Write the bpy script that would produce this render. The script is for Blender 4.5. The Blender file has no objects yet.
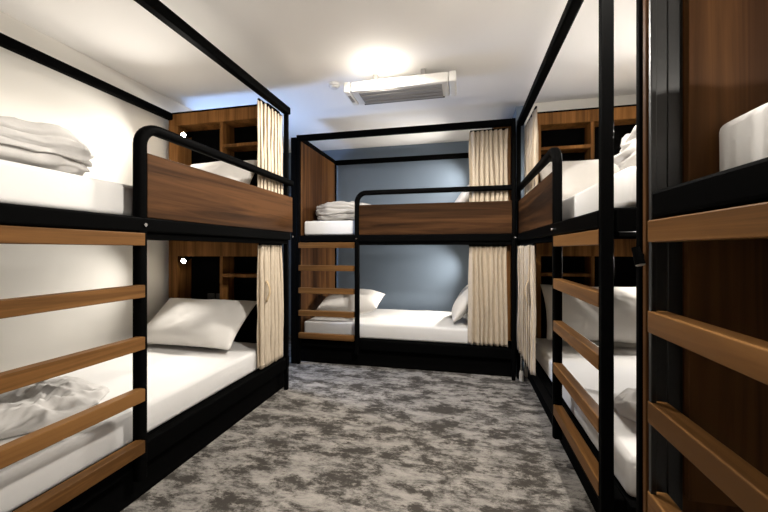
import bpy, bmesh, math, random
from mathutils import Vector, Matrix, noise
random.seed(7)
scene = bpy.context.scene
col = scene.collection
PI = math.pi

# ------------------------------------------------------------------ materials
def new_mat(name):
    m = bpy.data.materials.new(name); m.use_nodes = True
    nt = m.node_tree; b = nt.nodes['Principled BSDF']
    return m, nt, b

def plain(name, rgb, rough=.6, metal=0., bump=0., bscale=60., spec=.5, var=0.):
    m, nt, b = new_mat(name)
    b.inputs['Base Color'].default_value = (*rgb, 1)
    b.inputs['Roughness'].default_value = rough
    b.inputs['Metallic'].default_value = metal
    b.inputs['Specular IOR Level'].default_value = spec
    tc = nt.nodes.new('ShaderNodeTexCoord')
    n = nt.nodes.new('ShaderNodeTexNoise'); n.inputs['Scale'].default_value = bscale; n.inputs['Detail'].default_value = 4
    nt.links.new(tc.outputs['Object'], n.inputs['Vector'])
    if bump:
        bp = nt.nodes.new('ShaderNodeBump'); bp.inputs['Strength'].default_value = bump; bp.inputs['Distance'].default_value = .004
        nt.links.new(n.outputs['Fac'], bp.inputs['Height']); nt.links.new(bp.outputs['Normal'], b.inputs['Normal'])
    if var:
        r = nt.nodes.new('ShaderNodeValToRGB')
        r.color_ramp.elements[0].color = (*[c*(1-var) for c in rgb], 1); r.color_ramp.elements[0].position = .3
        r.color_ramp.elements[1].color = (*[min(1, c*(1+var)) for c in rgb], 1); r.color_ramp.elements[1].position = .7
        nt.links.new(n.outputs['Fac'], r.inputs['Fac']); nt.links.new(r.outputs['Color'], b.inputs['Base Color'])
    return m

def wood(name, dark, mid, light, axis='X', rough=.42, fine=1.):
    """long grain along the given local axis"""
    m, nt, b = new_mat(name)
    N, L = nt.nodes.new, nt.links.new
    tc = N('ShaderNodeTexCoord'); oi = N('ShaderNodeObjectInfo')
    vm = N('ShaderNodeVectorMath'); vm.operation = 'MULTIPLY_ADD'
    sc = {'X': (1.5, 34, 34), 'Y': (34, 1.5, 34), 'Z': (34, 34, 1.5)}[axis]
    vm.inputs[1].default_value = tuple(s*fine for s in sc)
    mu = N('ShaderNodeMath'); mu.operation = 'MULTIPLY'; mu.inputs[1].default_value = 37.
    L(oi.outputs['Random'], mu.inputs[0])
    L(tc.outputs['Object'], vm.inputs[0]); L(mu.outputs[0], vm.inputs[2])
    n1 = N('ShaderNodeTexNoise'); n1.inputs['Scale'].default_value = 1.; n1.inputs['Detail'].default_value = 7; n1.inputs['Roughness'].default_value = .62
    n1.inputs['Distortion'].default_value = .9
    L(vm.outputs[0], n1.inputs['Vector'])
    n2 = N('ShaderNodeTexNoise'); n2.inputs['Scale'].default_value = .28; n2.inputs['Detail'].default_value = 2
    L(vm.outputs[0], n2.inputs['Vector'])
    mx = N('ShaderNodeMath'); mx.operation = 'ADD'
    h = N('ShaderNodeMath'); h.operation = 'MULTIPLY'; h.inputs[1].default_value = .55
    L(n2.outputs['Fac'], h.inputs[0])
    h2 = N('ShaderNodeMath'); h2.operation = 'MULTIPLY'; h2.inputs[1].default_value = .45
    L(n1.outputs['Fac'], h2.inputs[0]); L(h.outputs[0], mx.inputs[0]); L(h2.outputs[0], mx.inputs[1])
    r = N('ShaderNodeValToRGB')
    r.color_ramp.elements[0].position = .40; r.color_ramp.elements[0].color = (*dark, 1)
    r.color_ramp.elements[1].position = .60; r.color_ramp.elements[1].color = (*light, 1)
    e = r.color_ramp.elements.new(.5); e.color = (*mid, 1)
    L(mx.outputs[0], r.inputs['Fac']); L(r.outputs['Color'], b.inputs['Base Color'])
    b.inputs['Roughness'].default_value = rough; b.inputs['Specular IOR Level'].default_value = .3; b.inputs['IOR'].default_value = 1.2
    bp = N('ShaderNodeBump'); bp.inputs['Strength'].default_value = .12; bp.inputs['Distance'].default_value = .002
    L(n1.outputs['Fac'], bp.inputs['Height']); L(bp.outputs['Normal'], b.inputs['Normal'])
    return m

def emit(name, rgb, s):
    m, nt, b = new_mat(name)
    b.inputs['Base Color'].default_value = (.8, .8, .8, 1)
    b.inputs['Emission Color'].default_value = (*rgb, 1); b.inputs['Emission Strength'].default_value = s
    return m

def carpet_mat():
    m, nt, b = new_mat('carpet')
    N, L = nt.nodes.new, nt.links.new
    tc = N('ShaderNodeTexCoord')
    mp = N('ShaderNodeMapping'); mp.inputs['Scale'].default_value = (1, 1.75, 1)
    L(tc.outputs['Object'], mp.inputs['Vector'])
    def nz(scale, det, ro, dist=0., vec=None):
        n = N('ShaderNodeTexNoise'); n.inputs['Scale'].default_value = scale; n.inputs['Detail'].default_value = det
        n.inputs['Roughness'].default_value = ro; n.inputs['Distortion'].default_value = dist
        L((vec or mp).outputs[0], n.inputs['Vector']); return n
    big = nz(4.6, 11, .80)
    mp2 = N('ShaderNodeMapping'); mp2.inputs['Scale'].default_value = (1, 2.6, 1); mp2.inputs['Location'].default_value = (3.1, 1.7, 0)
    L(tc.outputs['Object'], mp2.inputs['Vector'])
    mid = nz(6.0, 9, .80, .3, mp2)
    fine = nz(300, 2, .6)
    def ramp(n, a, ca, b_, cb):
        r = N('ShaderNodeValToRGB'); r.color_ramp.elements[0].position = a; r.color_ramp.elements[1].position = b_
        r.color_ramp.elements[0].color = (*ca, 1); r.color_ramp.elements[1].color = (*cb, 1)
        L(n.outputs['Fac'], r.inputs['Fac']); return r
    base = ramp(mid, .40, (.21, .197, .183), .60, (.37, .34, .305))
    mask = ramp(big, .45, (1, 1, 1), .535, (0, 0, 0))
    mask2 = ramp(mid, .38, (1, 1, 1), .48, (0, 0, 0))
    mxm = N('ShaderNodeMix'); mxm.data_type = 'RGBA'; mxm.blend_type = 'LIGHTEN'; mxm.inputs[0].default_value = .8
    L(mask.outputs[0], mxm.inputs[6]); L(mask2.outputs[0], mxm.inputs[7])
    mx = N('ShaderNodeMix'); mx.data_type = 'RGBA'
    L(mxm.outputs[2], mx.inputs[0]); L(base.outputs[0], mx.inputs[6]); mx.inputs[7].default_value = (.060, .053, .046, 1)
    fr = ramp(fine, .3, (.72, .72, .72), .7, (1.2, 1.2, 1.2))
    mm = N('ShaderNodeMix'); mm.data_type = 'RGBA'; mm.blend_type = 'MULTIPLY'; mm.inputs[0].default_value = 1
    L(mx.outputs[2], mm.inputs[6]); L(fr.outputs[0], mm.inputs[7])
    L(mm.outputs[2], b.inputs['Base Color']); b.inputs['Roughness'].default_value = .95; b.inputs['Specular IOR Level'].default_value = .1
    bp = N('ShaderNodeBump'); bp.inputs['Strength'].default_value = .5; bp.inputs['Distance'].default_value = .004
    L(fine.outputs['Fac'], bp.inputs['Height']); L(bp.outputs['Normal'], b.inputs['Normal'])
    return m

def curtain_mat():
    m, nt, b = new_mat('curtain_linen')
    N, L = nt.nodes.new, nt.links.new
    tc = N('ShaderNodeTexCoord'); mp = N('ShaderNodeMapping'); mp.inputs['Scale'].default_value = (90, 90, 9)
    L(tc.outputs['Object'], mp.inputs['Vector'])
    n = N('ShaderNodeTexNoise'); n.inputs['Scale'].default_value = 3.; n.inputs['Detail'].default_value = 3
    L(mp.outputs[0], n.inputs['Vector'])
    r = N('ShaderNodeValToRGB'); r.color_ramp.elements[0].position = .3; r.color_ramp.elements[1].position = .7
    r.color_ramp.elements[0].color = (.44, .36, .265, 1); r.color_ramp.elements[1].color = (.54, .455, .35, 1)
    L(n.outputs['Fac'], r.inputs['Fac']); L(r.outputs['Color'], b.inputs['Base Color'])
    b.inputs['Roughness'].default_value = .85; b.inputs['Specular IOR Level'].default_value = .2
    bp = N('ShaderNodeBump'); bp.inputs['Strength'].default_value = .25; bp.inputs['Distance'].default_value = .002
    L(n.outputs['Fac'], bp.inputs['Height']); L(bp.outputs['Normal'], b.inputs['Normal'])
    return m

def glass_mat():
    m = bpy.data.materials.new('window_glass'); m.use_nodes = True
    nt = m.node_tree; nt.nodes.clear(); N, L = nt.nodes.new, nt.links.new
    o = N('ShaderNodeOutputMaterial'); t = N('ShaderNodeBsdfTransparent'); g = N('ShaderNodeBsdfGlossy')
    g.inputs['Roughness'].default_value = .02
    mx = N('ShaderNodeMixShader'); mx.inputs[0].default_value = .06
    L(t.outputs[0], mx.inputs[1]); L(g.outputs[0], mx.inputs[2]); L(mx.outputs[0], o.inputs[0])
    return m

M = {
 'black': plain('black_metal', (.0022, .0022, .0022), .42, 0, .01, 200, .05),
 'blackgloss': plain('black_steel_plate', (.007, .007, .007), .34, .0, .01, 120, .6),
 'darkpanel': plain('black_laminate', (.0030, .0030, .0030), .6, 0, .01, 150, .05),
 'rung': wood('rung_oak', (.085, .039, .0125), (.145, .067, .0215), (.20, .096, .032), 'X', .40),
 'guard': wood('walnut_guard', (.011, .0048, .0019), (.038, .0162, .0057), (.085, .037, .0135), 'X', .6, .55),
 'shelfwood': wood('shelf_wood', (.10, .044, .0125), (.19, .083, .024), (.28, .126, .039), 'Z', .45),
 'endwood': wood('end_panel_wood', (.022, .0085, .0030), (.060, .025, .009), (.120, .054, .019), 'Z', .45, .45),
 'sheet': plain('white_sheet', (.70, .685, .67), .85, 0, .15, 25, .2),
 'pillow': plain('pillow_cotton', (.70, .67, .635), .85, 0, .2, 30, .2),
 'duvet': plain('duvet_cotton', (.50, .48, .46), .88, 0, .5, 30, .2),
 'throw': plain('grey_linen', (.50, .48, .46), .9, 0, .3, 30, .2),
 'curtain': curtain_mat(),
 'loop': plain('curtain_strap', (.50, .37, .22), .8),
 'wall': plain('wall_paint', (.83, .80, .745), .75, 0, .03, 180, .3),
 'ceil': plain('ceiling_paint', (.93, .91, .89), .8, 0, .03, 160, .3),
 'blue': plain('blue_paint', (.165, .212, .272), .6, 0, .03, 180, .4),
 'bluelight': plain('pale_blue_paint', (.42, .47, .53), .7, 0, .03, 180, .3),
 'carpet': carpet_mat(),
 'white': plain('white_plastic', (.80, .785, .75), .45),
 'grille': plain('grey_grille', (.30, .285, .27), .5, .2),
 'dkgrey': plain('dark_grey_gap', (.05, .048, .045), .6),
 'chrome': plain('chrome', (.75, .74, .72), .22, 1.),
 'foot': plain('white_foot', (.7, .67, .62), .4),
 'lens': emit('lamp_lens', (1., .86, .66), 60.),
 'lensoff': plain('lens_off', (.55, .52, .48), .3),
 'dome': emit('lamp_dome', (1., .88, .70), 20.),
 'frame': plain('window_frame_paint', (.6, .6, .6), .5),
 'glass': glass_mat(),
 'door': plain('door_paint', (.62, .58, .52), .5),
 'socket': plain('socket_black', (.02, .02, .02), .4),
}

M['deck'] = plain('matte_black_board', (.003, .003, .003), 1., 0, 0, 100, 0.)
M['deck'].node_tree.nodes['Principled BSDF'].inputs['IOR'].default_value = 1.0
for k_ in ('black', 'darkpanel'): M[k_].node_tree.nodes['Principled BSDF'].inputs['IOR'].default_value = 1.12

# ------------------------------------------------------------------ mesh helpers
def add_box(bm, lo, hi, bev=.003, seg=2):
    b2 = bmesh.new()
    bmesh.ops.create_cube(b2, size=1)
    s = [hi[i]-lo[i] for i in range(3)]; c = [(hi[i]+lo[i])/2 for i in range(3)]
    for v in b2.verts: v.co = Vector((v.co.x*s[0]+c[0], v.co.y*s[1]+c[1], v.co.z*s[2]+c[2]))
    if bev: bmesh.ops.bevel(b2, geom=b2.edges[:], offset=min(bev, min(s)*.45), segments=seg, affect='EDGES', profile=.5)
    merge(bm, b2)

def merge(bm, b2, mtx=None):
    if mtx: b2.transform(mtx)
    me = bpy.data.meshes.new('tmp'); b2.to_mesh(me); b2.free(); bm.from_mesh(me); bpy.data.meshes.remove(me)

def box_bm(lo, hi, bev=.003):
    bm = bmesh.new(); add_box(bm, lo, hi, bev); return bm

def add_sweep(bm, pts, w, h, up_hint=Vector((0, 1, 0)), bev=.009, nb=3):
    """rounded-rectangle section swept along pts; up_hint is the section's width direction"""
    prof = []
    for (sx, sy, a0) in ((1, 1, 0), (-1, 1, 90), (-1, -1, 180), (1, -1, 270)):
        for k in range(nb+1):
            a = math.radians(a0+90*k/nb)
            prof.append((sx*(w/2-bev)+bev*math.cos(a), sy*(h/2-bev)+bev*math.sin(a)))
    rings = []; P = [Vector(p) for p in pts]
    for i, p in enumerate(P):
        t = ((P[min(i+1, len(P)-1)]-P[max(i-1, 0)])).normalized()
        u = (up_hint - t*up_hint.dot(t)).normalized(); v = t.cross(u)
        rings.append([bm.verts.new(p+u*a+v*b) for a, b in prof])
    n = len(prof)
    for i in range(len(rings)-1):
        for j in range(n):
            bm.faces.new((rings[i][j], rings[i][(j+1) % n], rings[i+1][(j+1) % n], rings[i+1][j]))
    bm.faces.new(rings[0][::-1]); bm.faces.new(rings[-1])

def add_cyl(bm, p0, p1, r0, r1=None, seg=20, caps=True):
    r1 = r0 if r1 is None else r1
    a, b = Vector(p0), Vector(p1); d = b-a
    b2 = bmesh.new()
    bmesh.ops.create_cone(b2, cap_ends=caps, segments=seg, radius1=r0, radius2=r1, depth=d.length)
    q = Vector((0, 0, 1)).rotation_difference(d.normalized()).to_matrix().to_4x4()
    merge(bm, b2, Matrix.Translation((a+b)/2) @ q)

def obj(name, bm, mat, parent=None, smooth=False, loc=None, label=None):
    bmesh.ops.recalc_face_normals(bm, faces=bm.faces[:])
    me = bpy.data.meshes.new(name); bm.to_mesh(me); bm.free()
    me.materials.append(mat)
    if smooth:
        for p in me.polygons: p.use_smooth = True
        if smooth == 'auto':
            try: me.set_sharp_from_angle(angle=math.radians(40))
            except Exception: pass
    o = bpy.data.objects.new(name, me); col.objects.link(o)
    if parent: o.parent = parent
    if loc: o.location = loc
    if label: o['label'] = label
    return o

def tag(o, label, cat, group=None):
    o['label'] = label; o['category'] = cat
    if group: o['group'] = group
    return o

def thing(name, label, cat, loc, rotz=0, group=None):
    o = bpy.data.objects.new(name, None); col.objects.link(o); o.empty_display_size = .1
    o.location = loc; o.rotation_euler = (0, 0, rotz)
    return tag(o, label, cat, group)

def struct(name, bm, mat, parent=None):
    o = obj(name, bm, mat, parent)
    if not parent: o['kind'] = 'structure'
    return o

def fbm(p, s, o=4):
    return noise.fractal(Vector(p)*s, 1.0, 2.0, o, noise_basis='PERLIN_ORIGINAL')

# ------------------------------------------------------------------ setting
CEIL = 2.345
XL, XR, YF, YB = -2.37, 1.52, -2.0, 4.14
struct('floor', box_bm((XL-.2, YF-.1, -.1), (XR+.1, YB+.1, 0), 0), M['carpet'])
struct('ceiling', box_bm((XL-.2, YF-.1, CEIL), (XR+.1, YB+.1, CEIL+.1), 0), M['ceil'])
WY0, WY1, WZ0, WZ1 = 2.62, 3.06, .55, 2.30          # window opening in the left wall, in the gap between two bunks
bm = bmesh.new()
add_box(bm, (XL-.2, YF, 0), (XL, WY0, CEIL), 0)
add_box(bm, (XL-.2, WY1, 0), (XL, YB, CEIL), 0)
add_box(bm, (XL-.2, WY0, 0), (XL, WY1, WZ0), 0)
add_box(bm, (XL-.2, WY0, WZ1), (XL, WY1, CEIL), 0)
struct('wall_left', bm, M['wall'])
struct('wall_back', box_bm((XL-.2, YB, 0), (.50, YB+.1, CEIL), 0), M['blue'])
struct('wall_recess', box_bm((.455, 3.24, 0), (.52, YB, CEIL), 0), M['blue'])
struct('wall_back_right', box_bm((.52, 3.20, 0), (XR+.1, 3.30, CEIL), 0), M['wall'])
struct('wall_right', box_bm((XR, YF, 0), (XR+.1, 3.20, CEIL), 0), M['wall'])
bm = bmesh.new()
add_box(bm, (XL-.2, YF-.1, 0), (-1.2, YF, CEIL), 0); add_box(bm, (-.3, YF-.1, 0), (XR+.1, YF, CEIL), 0)
add_box(bm, (-1.2, YF-.1, 2.05), (-.3, YF, CEIL), 0)
struct('wall_front', bm, M['wall'])
d = struct('door_1', box_bm((-1.2, YF-.08, 0), (-.3, YF-.03, 2.05), .002), M['door'])
bm = bmesh.new(); add_cyl(bm, (-.40, YF-.03, 1.0), (-.40, YF+.03, 1.0), .012); add_cyl(bm, (-.40, YF+.03, 1.0), (-.52, YF+.03, 1.0), .009)
obj('door_handle', bm, M['chrome'], d, 'auto')
struct('baseboard_left', box_bm((XL, 2.60, 0), (XL+.012, 3.06, .08), .002), M['white'])
w = bmesh.new()
for lo, hi in (((XL-.13, WY0, WZ0), (XL-.08, WY0+.04, WZ1)), ((XL-.13, WY1-.04, WZ0), (XL-.08, WY1, WZ1)),
               ((XL-.13, WY0, WZ0), (XL-.08, WY1, WZ0+.04)), ((XL-.13, WY0, WZ1-.04), (XL-.08, WY1, WZ1))): add_box(w, lo, hi, .003)
win = struct('window_1', w, M['frame'])
obj('window_pane', box_bm((XL-.108, WY0+.04, WZ0+.04), (XL-.102, WY1-.04, WZ1-.04), 0), M['glass'], win)

# ------------------------------------------------------------------ bunk bed
W = 1.0
def rail_path(x0, x1, z0, z1, r=.085, n=8):
    pts = [(x0, .0, z0), (x0, .0, z1-r-.001)]
    for k in range(n+1):
        a = PI - (PI/2)*k/n
        pts.append((x0+r+r*math.cos(a), .0, z1-r+r*math.sin(a)))
    pts.append((x1, .0, z1)); return pts

def bunk(label, loc, rotz, L, guard_x, mirror=False, end_panel=False, plate=False, rung_x=(.05, .60), rung_y=-.040, far=.10, far_y=-.02, lamp_z=2.015, head=True, lit=(1, 1)):
    root = thing('bunk_bed', label, 'bunk bed', loc, rotz, 'black framed bunk beds around the room')
    X = (lambda x: L-x) if mirror else (lambda x: x)
    def B(bm, lo, hi, bev=.004):
        a, b = sorted((X(lo[0]), X(hi[0])))
        add_box(bm, (a, lo[1], lo[2]), (b, hi[1], hi[2]), bev)
    def part(name, boxes, mat, bev=.004, parent=root, label=None):
        bm = bmesh.new()
        for lo, hi in boxes: B(bm, lo, hi, bev)
        return obj(name, bm, mat, parent, label=label)
    ft = .030
    post = lambda x, y: part('post', [((x, y, 0), (x+ft, y+ft, 2.19))], M['black'])
    if plate: part('post', [((.020, -.02, 0), (.032, -.008, 2.19))], M['blackgloss'], .002)
    else: part('post', [((0, -.02, 0), (.030, .018, 2.19))], M['black'])
    post(L-far, far_y); post(0, W-.035); post(L-far, W-.035)
    # long rails
    def sweep_rail(name, y, z0, z1, x0=ft, x1=None):
        x1 = x1 or L-far
        part(name, [((x0, y, z0), (x1, y+.05, z1))], M['black'], .008)
    sweep_rail('top_rail', -.02, 2.135, 2.19); sweep_rail('top_rail', W-.045, 2.135, 2.19)
    part('end_rail', [((0 if not plate else .03, .025, 2.145), (ft if not plate else .06, W-.045, 2.19))], M['black'])
    # upper deck
    sweep_rail('side_rail', -.02, 1.165, 1.227); sweep_rail('side_rail', W-.045, 1.165, 1.227)
    part('rail_lip', [((ft, .0, 1.135), (L-far, .045, 1.164))], M['deck'], .003)
    part('end_rail', [((0 if not plate else .03, .025, 1.15), (ft if not plate else .06, W-.045, 1.227))], M['black'])
    part('upper_deck', [((ft, .03, 1.19), (L-far, W-.05, 1.232))], M['deck'], .002)
    # lower deck
    part('base_rail', [((ft, .02, .165), (L-.0, .064, .255))], M['black'], .006)
    part('plinth', [((0, .07, 0), (L, .09, .17))], M['darkpanel'], .002)
    part('lower_deck', [((0, .066, .17), (L-.0, W-.05, .253))], M['black'], .002)
    # guard: bent tube that runs down to the floor and along to the far post
    bm = bmesh.new()
    pts = rail_path(guard_x, L-.005, .13, 1.615)
    pts = [(X(p[0]), .003, p[2]) for p in pts]
    add_sweep(bm, pts, .044, .044, Vector((0, 1, 0)), .014, 3)
    obj('guard_rail', bm, M['black'], root, 'auto')
    part('guard_panel', [((guard_x+.022, -.012, 1.228), (L-.012, .012, 1.503))], M['guard'], .003)
    for sx in (guard_x, L-far+.02):
        bm = bmesh.new(); add_cyl(bm, (X(sx), -.028, 1.195), (X(sx), -.018, 1.195), .007, seg=12)
        obj('bolt', bm, M['chrome'], root, 'auto')
    # ladder rungs
    for z in (1.160, .946, .732, .518, .304):
        part('rung', [((rung_x[0], rung_y, z-.052), (rung_x[1], rung_y+.042, z))], M['rung'], .003)
    # headboards with open shelves
    hx0, hx1 = L-.17, L-.002
    if head:
        for z0, z1 in ((.30, 1.186), (1.245, 2.192)):
            hd = .105 if z0 > 1 else .145
            hb = part('headboard', [
                ((hx0, .105, z1-hd), (hx1-.02, W-.005, z1-.012)),
                ((hx0, .105, z0), (hx1-.02, .140, z1-hd)),
                ((hx0, W-.09, z0), (hx1-.02, W-.005, z1-hd)),
                ((hx0, .140, z0), (hx1-.02, W-.09, z0+.03))], M['shelfwood'], .002)
            part('back_panel', [((hx1-.02, .103, z0), (hx1, W-.005, z1-.012))], M['darkpanel'], .001, hb, label='black back panel')
            part('cap', [((hx0-.004, .103, z1-.012), (hx1, W-.003, z1))], M['black'], .002, hb, label='thin black top edge')
            part('divider', [((hx0+.004, .50, z0+.03), (hx1-.02, .526, z1-hd))], M['shelfwood'], .002, hb)
            part('shelf', [((hx0+.006, .140, z1-.305), (hx1-.02, .50, z1-.28))], M['shelfwood'], .002, hb)
            bm = bmesh.new()
            for yy in (.60, .68): B(bm, (hx1-.028, yy, z0+.36), (hx1-.019, yy+.07, z0+.43), .003)
            obj('power_socket', bm, M['socket'], hb, label='black power socket')
            up = z0 > 1
            lz = lamp_z if up else 1.012
            tier = lit[1] if up else lit[0]
            bm = bmesh.new()
            add_cyl(bm, (X(hx0+.10), .88, lz+.03), (X(hx0+.10), .905, lz+.03), .024)
            add_cyl(bm, (X(hx0+.10), .88, lz+.03), (X(hx0+.045), .86, lz+.008), .006)
            lamp = obj('reading_lamp', bm, M['black'], root, 'auto', label='small black reading lamp fixed in the headboard')
            bm = bmesh.new(); add_cyl(bm, (X(hx0+.06), .862, lz+.012), (X(hx0-.004), .850, lz-.01), .017, .023, 24)
            obj('lamp_head', bm, M['black'], lamp, 'auto')
            bm = bmesh.new(); add_cyl(bm, (X(hx0-.003), .850, lz-.01), (X(hx0-.008), .849, lz-.012), .019, .014, 24)
            obj('lamp_lens', bm, M['lens'] if tier else M['lensoff'], lamp, 'auto', label='glowing lamp lens' if tier else None)
            if tier:
                ld = bpy.data.lights.new('reading_light', 'SPOT'); ld.energy = SPOT*tier; ld.color = (1, .945, .86)
                ld.spot_size = math.radians(125 if up else 112); ld.spot_blend = 1.0; ld.shadow_soft_size = .022
                lo = bpy.data.objects.new('reading_light', ld); col.objects.link(lo); lo.parent = lamp
                p = Vector((X(hx0-.02), .845, lz-.015)); tgt = Vector((X(hx0-1.02), .52, lz+((-.34 if lamp_z > 1.9 else -.10) if up else -.28)))
                lo.location = p; lo.rotation_euler = (tgt-p).to_track_quat('-Z', 'Y').to_euler()
    if end_panel:
        z0 = .51 if plate else .24
        part('end_panel', [((.006, .059 if plate else .03, z0), (.026, W-.05, 1.147)), ((.006, .059 if plate else .03, 1.23), (.026, W-.05, 2.142))], M['endwood'], .002)
    if plate:
        part('upright_plate', [((.0, .0, 0), (.008, .025, 2.13)), ((.0, .0265, 0), (.006, .058, 2.13))], M['blackgloss'], .002, label='glossy black steel upright plate')
    return root
SPOT = 55.
LL = {'L': 1.92, 'B': 1.985, 'R': 1.88, 'N': 1.95}

LB = bunk('left bunk bed with its ladder closest to the camera along the white wall', (-1.32, .62, 0), PI/2, LL['L'], .588, far=.055, far_y=.0125, rung_x=(.0, .574), lit=(.62, .49))
BB = bunk('back bunk bed standing across the far end in front of the blue wall', (-1.555, 3.10, 0), 0, LL['B'], .600, end_panel=True, far=.032, rung_x=(.031, .578), lit=(1.2, .85))
RB = bunk('right bunk bed with narrow ladder between two black posts, curtain next to the blue wall', (.468, 3.17, 0), -PI/2, LL['R'], .655, mirror=True, far=.032, rung_x=(.031, .64), rung_y=-.020, lit=(.50, .46))
NB = bunk('nearest right bunk bed with wood end panel, cut off by the right edge', (.45, .97, 0), -PI/2, LL['N'], .62, end_panel=True, plate=True, rung_x=(.018, .60), rung_y=-.022, lit=(0, .6), lamp_z=1.74)

ROOT = {'L': LB, 'B': BB, 'R': RB, 'N': NB}
LEN = LL
MIR = {'L': False, 'B': False, 'R': True, 'N': False}
def world(k):
    r = ROOT[k]
    return Matrix.Translation(r.location) @ Matrix.Rotation(r.rotation_euler.z, 4, 'Z')
def lx(k, x): return LEN[k]-x if MIR[k] else x

# ------------------------------------------------------------------ bedding
def mattress(k, upper, label):
    L = LEN[k]; z0, z1 = (1.233, 1.372) if upper else (.256, .395)
    y0 = .105 if k == 'N' else .070
    bm = bmesh.new(); add_box(bm, (.032, y0, z0), (L-.18, W-.055, z1), .022, 4)
    bmesh.ops.subdivide_edges(bm, edges=[e for e in bm.edges if e.calc_length() > .3], cuts=24, use_grid_fill=True)
    for v in bm.verts:
        n = fbm((v.co.x*1.2+L, v.co.y*1.2, v.co.z*2), 3.2, 3)
        if v.co.z > z0+.03:
            v.co.z += .004*n
        v.co.y += .003*fbm(v.co+Vector((5, 0, L)), 4, 2)
        if v.co.z < z0: v.co.z = z0
        v.co.y = max(v.co.y, y0-.003)
    if MIR[k]:
        for v in bm.verts: v.co.x = L-v.co.x
    o = obj('mattress', bm, M['sheet'], None, True)
    o.matrix_world = world(k)
    return tag(o, label, 'mattress', 'mattresses under white fitted sheets')

def bake(bm, mtx):
    bm.transform(mtx); return bm

def pillow(label, k, size, mtx, seed, thick=.15, group='white pillows on the beds'):
    """mtx in bunk-local space; pillow lies in its own xy plane"""
    w, h = size; n = 40; soft = .006
    bm = bmesh.new(); grid = {}
    for side in (1, -1):
        for i in range(n+1):
            for j in range(n+1):
                u, v = -1+2*i/n, -1+2*j/n
                edge = i in (0, n) or j in (0, n)
                if edge and side == -1: continue
                t = (max(0, 1-abs(u)**2.6)**.55)*(max(0, 1-abs(v)**2.6)**.55)
                pinch = 1-.055*(1-abs(v)**2)*abs(u)**3
                pinch2 = 1-.075*(1-abs(u)**2)*abs(v)**3
                x, y = u*w/2*pinch, v*h/2*pinch2
                wr = fbm((x*2+seed, y*2, side), 3.2, 4)*.008*(.3+.7*t) + soft*math.sin(6*u+seed)*math.exp(-((abs(v)-.8)/.25)**2)*t
                z = side*(thick/2*t) + (wr if side == 1 else wr*.6) - .012*(u*u+v*v)*.3
                grid[(side, i, j)] = bm.verts.new((x, y, z))
    def g(s, i, j): return grid.get((s, i, j)) or grid[(1, i, j)]
    for s in (1, -1):
        for i in range(n):
            for j in range(n):
                bm.faces.new((g(s, i, j), g(s, i+1, j), g(s, i+1, j+1), g(s, i, j+1)))
    b = mtx
    if MIR[k]:
        b = Matrix.Translation((LEN[k], 0, 0)) @ Matrix.Diagonal((-1, 1, 1, 1)) @ mtx
    T = Matrix.Translation(world(k) @ b.to_translation())
    bm.transform(T.inverted() @ world(k) @ b)
    o = obj('pillow', bm, M['pillow'], None, True)
    o.matrix_world = T
    return tag(o, label, 'pillow', group)

def lean(x, y, z, h, ang, thick=.14, yaw=0., roll=0.):
    """pillow with its bottom edge at x (bunk-local), leaning towards +x by ang degrees from lying flat; long side along y"""
    R = Matrix.Rotation(math.radians(yaw), 4, 'Z') @ Matrix.Rotation(math.radians(-ang), 4, 'Y') @ Matrix.Rotation(math.radians(roll), 4, 'Z') @ Matrix.Rotation(PI/2, 4, 'Z') @ Matrix.Scale(1, 4)
    return Matrix.Translation((x, y, z)) @ R @ Matrix.Translation((0, -h/2, 0))

def duvet(label, k, c, size, seed, layers=(.27, .50, .74), rz=0., mat='duvet', name='duvet', cat='duvet', wr=.016):
    """folded stack: rounded slab with fold grooves round the sides and creases on top; c = centre of the underside, bunk-local"""
    sx, sy, sz = size; bm = bmesh.new()
    n = 120; m_ = 84
    rows = []
    for j in range(m_+1):
        ph = -PI/2+PI*j/m_
        row = []
        for i in range(n):
            th = 2*PI*i/n
            def sp(a, e): return math.copysign(abs(a)**e, a)
            cx = sp(math.cos(ph), .38)*sp(math.cos(th), .5); cy = sp(math.cos(ph), .38)*sp(math.sin(th), .5); cz = sp(math.sin(ph), .62)
            p = Vector((cx*sx/2, cy*sy/2, (cz+1)*sz/2))
            nx = Vector((cx*.6, cy*.6, cz)).normalized()
            dsp = wr*.7*fbm((p.x+seed, p.y, p.z*2.2), 7.5, 5) - wr*1.1*abs(fbm((p.x*1.5+seed*2, p.y*2.6, p.z*2), 4., 3))
            side = min(1, math.hypot(cx, cy)**3)
            for q, zl in enumerate(layers):
                zz = zl*sz + .018*fbm((p.x+seed*3+q, p.y, q), 3.5, 2)
                dsp -= .024*side*math.exp(-((p.z-zz)/(.0065))**2)
            dsp += .030*fbm((p.x+seed*5, p.y, 0), 2.6, 3)*(cz+1)/2
            dsp -= .020*(1-abs(fbm((p.x*.8+seed*4, p.y*2.0, p.z*3.), 4.5, 3))*3)*.5
            p += nx*dsp
            p.z = max(p.z, 0)
            row.append(bm.verts.new(p))
        rows.append(row)
    for j in range(m_):
        for i in range(n):
            bm.faces.new((rows[j][i], rows[j][(i+1) % n], rows[j+1][(i+1) % n], rows[j+1][i]))
    bmesh.ops.remove_doubles(bm, verts=bm.verts[:], dist=.0004)
    b = Matrix.Translation((lx(k, c[0]), c[1], c[2])) @ Matrix.Rotation(rz, 4, 'Z')
    T = Matrix.Translation(world(k) @ b.to_translation()); bm.transform(T.inverted() @ world(k) @ b)
    o = obj(name, bm, M[mat], None, True); o.matrix_world = T
    return tag(o, label, cat)

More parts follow.
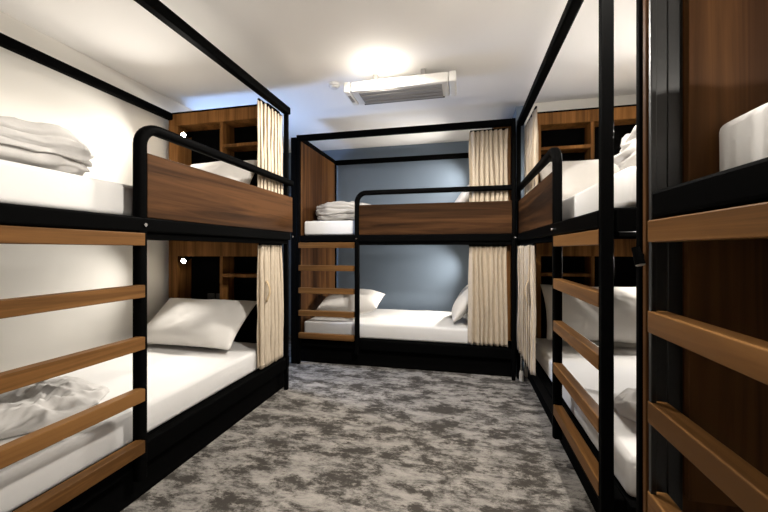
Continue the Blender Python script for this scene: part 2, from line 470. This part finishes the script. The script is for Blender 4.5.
def crumple(label, k, c, size, seed, h=.07, rz=0., mat='throw'):
    """low heap of crumpled cloth on a mattress"""
    sx, sy = size; n = 90; bm = bmesh.new(); top = []; bot = []
    for i in range(n+1):
        a, b_ = [], []
        for j in range(n+1):
            u, v = -1+2*i/n, -1+2*j/n
            ru, rv = u*math.sqrt(1-v*v/2), v*math.sqrt(1-u*u/2)      # square to disc
            r = math.hypot(ru, rv); ang = math.atan2(rv, ru)
            wob = 1+.10*fbm((math.cos(ang)+seed, math.sin(ang), 0), 1.6, 3)
            x, y = ru*sx/2*wob, rv*sy/2*wob
            fall = max(0, 1-r**3)**.6
            w1 = fbm((x+.06*fbm((x, y, seed), 6, 2)+seed, y, 1), 5, 2)
            ridge = (1-abs(w1)*2.2); ridge2 = 1-abs(fbm((x*1.3+seed*2, y*2.1, 3), 6, 3))*2
            z = fall*(h*.40 + h*.42*max(-.6, ridge) + h*.25*ridge2)
            a.append(bm.verts.new((x, y, max(.006*(1 if r < .999 else .1), z)))); b_.append(bm.verts.new((x, y, 0)))
        top.append(a); bot.append(b_)
    for g in (top, bot):
        for i in range(n):
            for j in range(n): bm.faces.new((g[i][j], g[i+1][j], g[i+1][j+1], g[i][j+1]))
    ring = [(i, 0) for i in range(n)]+[(n, j) for j in range(n)]+[(i, n) for i in range(n, 0, -1)]+[(0, j) for j in range(n, 0, -1)]
    for q in range(len(ring)):
        a, b_ = ring[q], ring[(q+1) % len(ring)]
        bm.faces.new((top[a[0]][a[1]], top[b_[0]][b_[1]], bot[b_[0]][b_[1]], bot[a[0]][a[1]]))
    b = Matrix.Translation((lx(k, c[0]), c[1], c[2])) @ Matrix.Rotation(rz, 4, 'Z')
    T = Matrix.Translation(world(k) @ b.to_translation()); bm.transform(T.inverted() @ world(k) @ b)
    o = obj('blanket', bm, M[mat], None, True); o.matrix_world = T
    return tag(o, label, 'blanket')

mattress('L', True, 'white sheeted mattress on the top bunk beside the left wall')
mattress('L', False, 'white sheeted mattress on the bottom bunk beside the left wall')
mattress('B', True, 'white sheeted mattress on the top bunk at the blue wall')
mattress('B', False, 'white sheeted mattress on the bottom bunk at the blue wall')
mattress('R', True, 'white sheeted mattress on the top bunk, right side, behind the two tall posts')
mattress('R', False, 'white sheeted mattress on the bottom bunk, right side, behind the narrow ladder')
mattress('N', True, 'white sheeted mattress high at the right edge, against the dark wood panel')
mattress('N', False, 'white sheeted mattress low at the right edge, behind the largest rungs')

UT, LT = 1.376, .399       # mattress tops
pillow('white pillow leaning on the shelf headboard of the left top bunk', 'L', (.60, .42), lean(1.45, .42, UT+.02, .42, 58), 1.3)
pillow('big white pillow on the left bottom bunk, propped under the shelves partly brightly lit', 'L', (.80, .44), lean(1.40, .58, LT+.035, .44, 39, yaw=0), 4.1, .14)
pillow('white pillow lying by the wood panel behind the rungs of the back bunk', 'B', (.66, .40), Matrix.Translation((.395, .46, LT+.145)) @ Matrix.Rotation(math.radians(14), 4, 'X') @ Matrix.Rotation(math.radians(-4), 4, 'Y'), 7.7, .23)
pillow('white pillow beside the drawn curtain on the back bottom bunk', 'B', (.60, .42), lean(1.46, .45, LT+.03, .42, 55), 9.2)
pillow('white pillow just showing over the guard panel of the back top bunk', 'B', (.60, .42), lean(1.46, .48, UT+.03, .42, 55), 3.9)
pillow('white pillow standing against the shelves of the right top bunk', 'R', (.70, .40), lean(1.48, .44, UT+.03, .40, 68), 5.5)
pillow('large white pillow against the headboard of the right bottom bunk', 'R', (.74, .44), lean(1.43, .49, LT+.04, .44, 62), 6.6, .15)

duvet('folded off-white duvet on the left top bunk, near the picture edge', 'L', (.18, .46, UT), (.84, .66, .19), 2.2)
duvet('folded white duvet on the back top bunk beside the wood panel', 'B', (.34, .45, UT), (.56, .55, .21), 8.4, (.30, .58, .8))
duvet('rumpled white duvet heaped on the right top bunk between two posts', 'R', (.33, .52, UT), (.50, .66, .24), 5.1, (.4, .75), wr=.024)
duvet('white duvet on the nearest right top bunk, out past the picture edge', 'N', (.74, .50, UT), (.60, .70, .17), 6.7)
crumple('crumpled grey-white blanket on the left bottom bunk behind the ladder', 'L', (.50, .56, LT), (.64, .60), 2.7, .075, .1)
crumple('crumpled grey blanket on the right bottom bunk behind the tall post', 'R', (.38, .47, LT), (.50, .60), 5.9, .10, 0)

# ------------------------------------------------------------------ curtains
def curtain(label, k, x0, x1, z0, z1, seed, folds=8, flare=0., strap=None, yc=.049, amp0=.014, lim=.0165):
    root = thing('curtain', label, 'curtain', (0, 0, 0), 0, 'beige bunk curtains drawn to the side')
    cx = (x0+x1)/2
    b = Matrix.Translation((lx(k, cx), yc, z0))
    T = Matrix.Translation(world(k) @ b.to_translation()) @ Matrix.Rotation(ROOT[k].rotation_euler.z, 4, 'Z')
    root.matrix_world = T
    bm = bmesh.new(); n, m_ = folds*18, 36; H = z1-z0; g = []
    for j in range(m_+1):
        t = j/m_; row = []                                  # t = 0 at the hem
        for i in range(n+1):
            s = i/n
            amp = amp0*(1-.25*t)*(1+.6*noise.noise(Vector((s*folds*.7+seed, t*1.1, 0))))
            ph = 2*PI*folds*(s+.045*noise.noise(Vector((s*4+seed, t*1.6, 4))))
            spread = 1+flare*(1-t)
            x = (s-.5)*(x1-x0)*spread + .012*math.cos(ph*2+seed)*(.6+.4*(1-t)) + .01*noise.noise(Vector((s*6+seed, t*2, 9)))
            y = amp*math.sin(ph) + .006*noise.noise(Vector((s*11, t*5, seed)))
            z = H*t + (.008*math.sin(ph+1) if j == 0 else 0)
            row.append(bm.verts.new((-x if MIR[k] else x, max(-lim, min(lim, y)), z)))
        g.append(row)
    for j in range(m_):
        for i in range(n): bm.faces.new((g[j][i], g[j][i+1], g[j+1][i+1], g[j+1][i]))
    f = obj('fabric', bm, M['curtain'], root, True)
    md = f.modifiers.new('thickness', 'SOLIDIFY'); md.thickness = .003; md.offset = 0
    # header tape
    bm = bmesh.new(); sx = (x1-x0)/2
    add_box(bm, (-sx, -.006, H-.004), (sx, .006, H+.010), .002)
    obj('curtain_track', bm, M['black'], root, label='thin black curtain track')
    if strap is not None:
        xs, zc, ln = strap
        if MIR[k]: xs = -xs
        bm = bmesh.new()
        pts = [(xs+.012*math.sin(PI*q/10), -lim-.002-.020*math.sin(PI*q/10), zc-z0+ln/2-ln*q/10) for q in range(11)]
        add_sweep(bm, pts, .022, .004, Vector((1, 0, 0)), .001, 1)
        obj('strap', bm, M['loop'], root, True, label='narrow tan tie-back strap')
    return root
curtain('beige curtain of the left top bunk, hanging from the black top rail', 'L', 1.53, 1.85, 1.25, 2.122, 1.0, 7, amp0=.011)
curtain('beige curtain of the left bottom bunk with a tie strap', 'L', 1.54, 1.845, .272, 1.125, 2.4, 7, .0, (-.09, .80, .15))
curtain('beige curtain of the back top bunk behind the guard rail', 'B', 1.615, 1.925, 1.25, 2.122, 3.3, 8, amp0=.022)
curtain('beige curtain of the back bottom bunk reaching down past the mattress', 'B', 1.605, 1.925, .272, 1.125, 4.6, 8, .03, amp0=.022)
curtain('beige curtain of the right top bunk beside the far shelf', 'R', 1.42, 1.84, 1.25, 2.122, 5.2, 6, amp0=.014)
curtain('beige curtain of the right bottom bunk ending above a chrome foot', 'R', 1.14, 1.80, .272, 1.125, 6.8, 8, .03, (-.20, .80, .16), yc=-.019, amp0=.010, lim=.013)

# ------------------------------------------------------------------ ceiling fittings
AC = thing('air_conditioner', 'flat white air unit hung under the ceiling with grey louvred face', 'air conditioner', (-.44, 2.49, CEIL))
def part(name, lo, hi, mat, bev=.004, parent=AC, label=None):
    return obj(name, box_bm(lo, hi, bev), mat, parent, label=label)
part('housing', (-.345, -.115, -.128), (.345, .125, -.058), M['white'], .012)
part('end_cap', (-.395, -.117, -.130), (-.347, .127, -.056), M['white'], .010); part('end_cap', (.347, -.117, -.130), (.395, .127, -.056), M['white'], .010)
gr = part('grille', (-.29, -.085, -.134), (.30, .110, -.126), M['grille'], .002, label='grey louvred grille')
for yy in (-.04, .02, .07): part('louvre', (-.285, yy-.004, -.139), (.295, yy+.004, -.133), M['grille'], .002, gr)
part('gap', (-.30, .108, -.1345), (.31, .119, -.127), M['dkgrey'], .001, label='dark slot')
for xx in (-.17, .17):
    br = part('bracket', (xx-.016, -.07, -.060), (xx+.016, -.045, 0), M['grille'], .002, label='small metal ceiling bracket')
part('display', (-.382, -.05, -.1325), (-.36, .06, -.129), M['grille'], .002)

def ceiling_lamp(loc, label, k=1., g=.026):
    t = thing('ceiling_lamp', label, 'ceiling lamp', loc, 0, 'small round ceiling lamps')
    bm = bmesh.new(); add_cyl(bm, (0, 0, 0), (0, 0, -.012), .024, .022, 32)
    obj('base', bm, M['white'], t, 'auto')
    bm = bmesh.new(); bmesh.ops.create_uvsphere(bm, u_segments=32, v_segments=16, radius=.034)
    for v in bm.verts: v.co.z = v.co.z*.5 - .020
    obj('glass_dome', bm, M['dome'], t, True, label='glowing frosted dome')
    ld = bpy.data.lights.new('lamp_light', 'SPOT'); ld.energy = DOME*k; ld.color = (1, .945, .86); ld.shadow_soft_size = .05
    ld.spot_size = math.radians(172); ld.spot_blend = .25
    lo = bpy.data.objects.new('lamp_light', ld); col.objects.link(lo); lo.parent = t; lo.location = (0, 0, -.07)
    ld = bpy.data.lights.new('lamp_glow', 'POINT'); ld.energy = DOME*k*g; ld.color = (1, .945, .86); ld.shadow_soft_size = .05
    lo = bpy.data.objects.new('lamp_glow', ld); col.objects.link(lo); lo.parent = t; lo.location = (0, 0, -.12)
    return t
DOME = 115.
ceiling_lamp((-.55, 2.28, CEIL), 'small glowing round ceiling lamp right beside the hung air unit', .45)
ceiling_lamp((.41, 1.03, CEIL), 'small round ceiling lamp added unseen above the picture to light the near ladders', .55, .26)  # unseen fill lamp, added to brighten the near ladders, left bunk and ceiling

sd = thing('smoke_detector', 'small round white detector on the ceiling left of the air unit', 'smoke detector', (-.95, 2.50, CEIL))
bm = bmesh.new(); add_cyl(bm, (0, 0, 0), (0, 0, -.018), .045, .042, 32); obj('base', bm, M['white'], sd, 'auto')
bm = bmesh.new(); add_cyl(bm, (0, 0, -.018), (0, 0, -.034), .034, .024, 32); obj('cover', bm, M['white'], sd, 'auto')

# ------------------------------------------------------------------ small things
bm = bmesh.new(); add_cyl(bm, (.07, .007, .06), (.07, .007, 1.140), .009)
leg = obj('support_leg', bm, M['chrome'], RB, 'auto', label='thin chrome support leg')
bm = bmesh.new(); add_cyl(bm, (.07, .007, 0), (.07, .007, .06), .019, .018); add_cyl(bm, (.07, .007, .06), (.07, .007, .085), .018, .011)
obj('foot', bm, M['foot'], leg, 'auto', label='white adjustable foot')
bm = bmesh.new(); add_box(bm, (-.058, -.02, 0), (-.004, .012, 2.17), .006); obj('post', bm, M['black'], BB)

# wooden strip: the upright board between the two right-hand bunks
pb = obj('partition_board', box_bm((.452, 1.012, 0), (1.46, 1.028, 2.19), .002), M['endwood'])
tag(pb, 'upright wooden board between the two right bunks, seen as a thin brown strip', 'partition')
rp = bmesh.new(); add_box(rp, (.446, 1.030, 0), (.470, 1.053, CEIL-.15), .005)
tag(obj('upright_post', rp, M['black']), 'black square post touching the thin brown board edge', 'post')
# clip-on reading lamp on that board
cl = thing('clip_lamp', 'small unlit black lamp on the edge of the brown board', 'reading lamp', (.450, 1.020, 1.075))
bm = bmesh.new(); add_box(bm, (-.008, -.006, -.006), (.0, .006, .006), .002); obj('clip', bm, M['black'], cl)
bm = bmesh.new(); add_cyl(bm, (-.016, .004, .022), (-.010, -.008, -.022), .009, .012, 24); obj('lamp_head', bm, M['black'], cl, 'auto')
bm = bmesh.new(); add_cyl(bm, (-.0099, -.0082, -.0225), (-.0096, -.0088, -.0245), .011, .009, 24); obj('lamp_lens', bm, M['lensoff'], cl, 'auto')

# ------------------------------------------------------------------ daylight through the window
w = bpy.data.worlds.new('sky'); scene.world = w; w.use_nodes = True
bg = w.node_tree.nodes['Background']; bg.inputs[0].default_value = (.42, .62, 1., 1); bg.inputs[1].default_value = 1.0
ld = bpy.data.lights.new('daylight', 'AREA'); ld.shape = 'RECTANGLE'; ld.size = .40; ld.size_y = 1.6; ld.energy = 70; ld.color = (.36, .56, 1.)
lo = bpy.data.objects.new('daylight', ld); col.objects.link(lo); lo.location = (XL-.22, (WY0+WY1)/2, (WZ0+WZ1)/2)
lo.rotation_euler = (0, -PI/2, 0)

# ------------------------------------------------------------------ camera
cam = bpy.data.cameras.new('camera'); cam.sensor_width = 36; cam.lens = 350/768*36; cam.shift_y = -6/768; cam.clip_start = .02
co = bpy.data.objects.new('camera', cam); col.objects.link(co)
co.location = (0, 0, 1.09); co.rotation_euler = (PI/2, 0, math.atan(79/350))
scene.camera = co
vs = scene.view_settings
vs.view_transform = 'Standard'; vs.look = 'None'; vs.gamma = 1; vs.use_curve_mapping = False; vs.exposure = 0.86
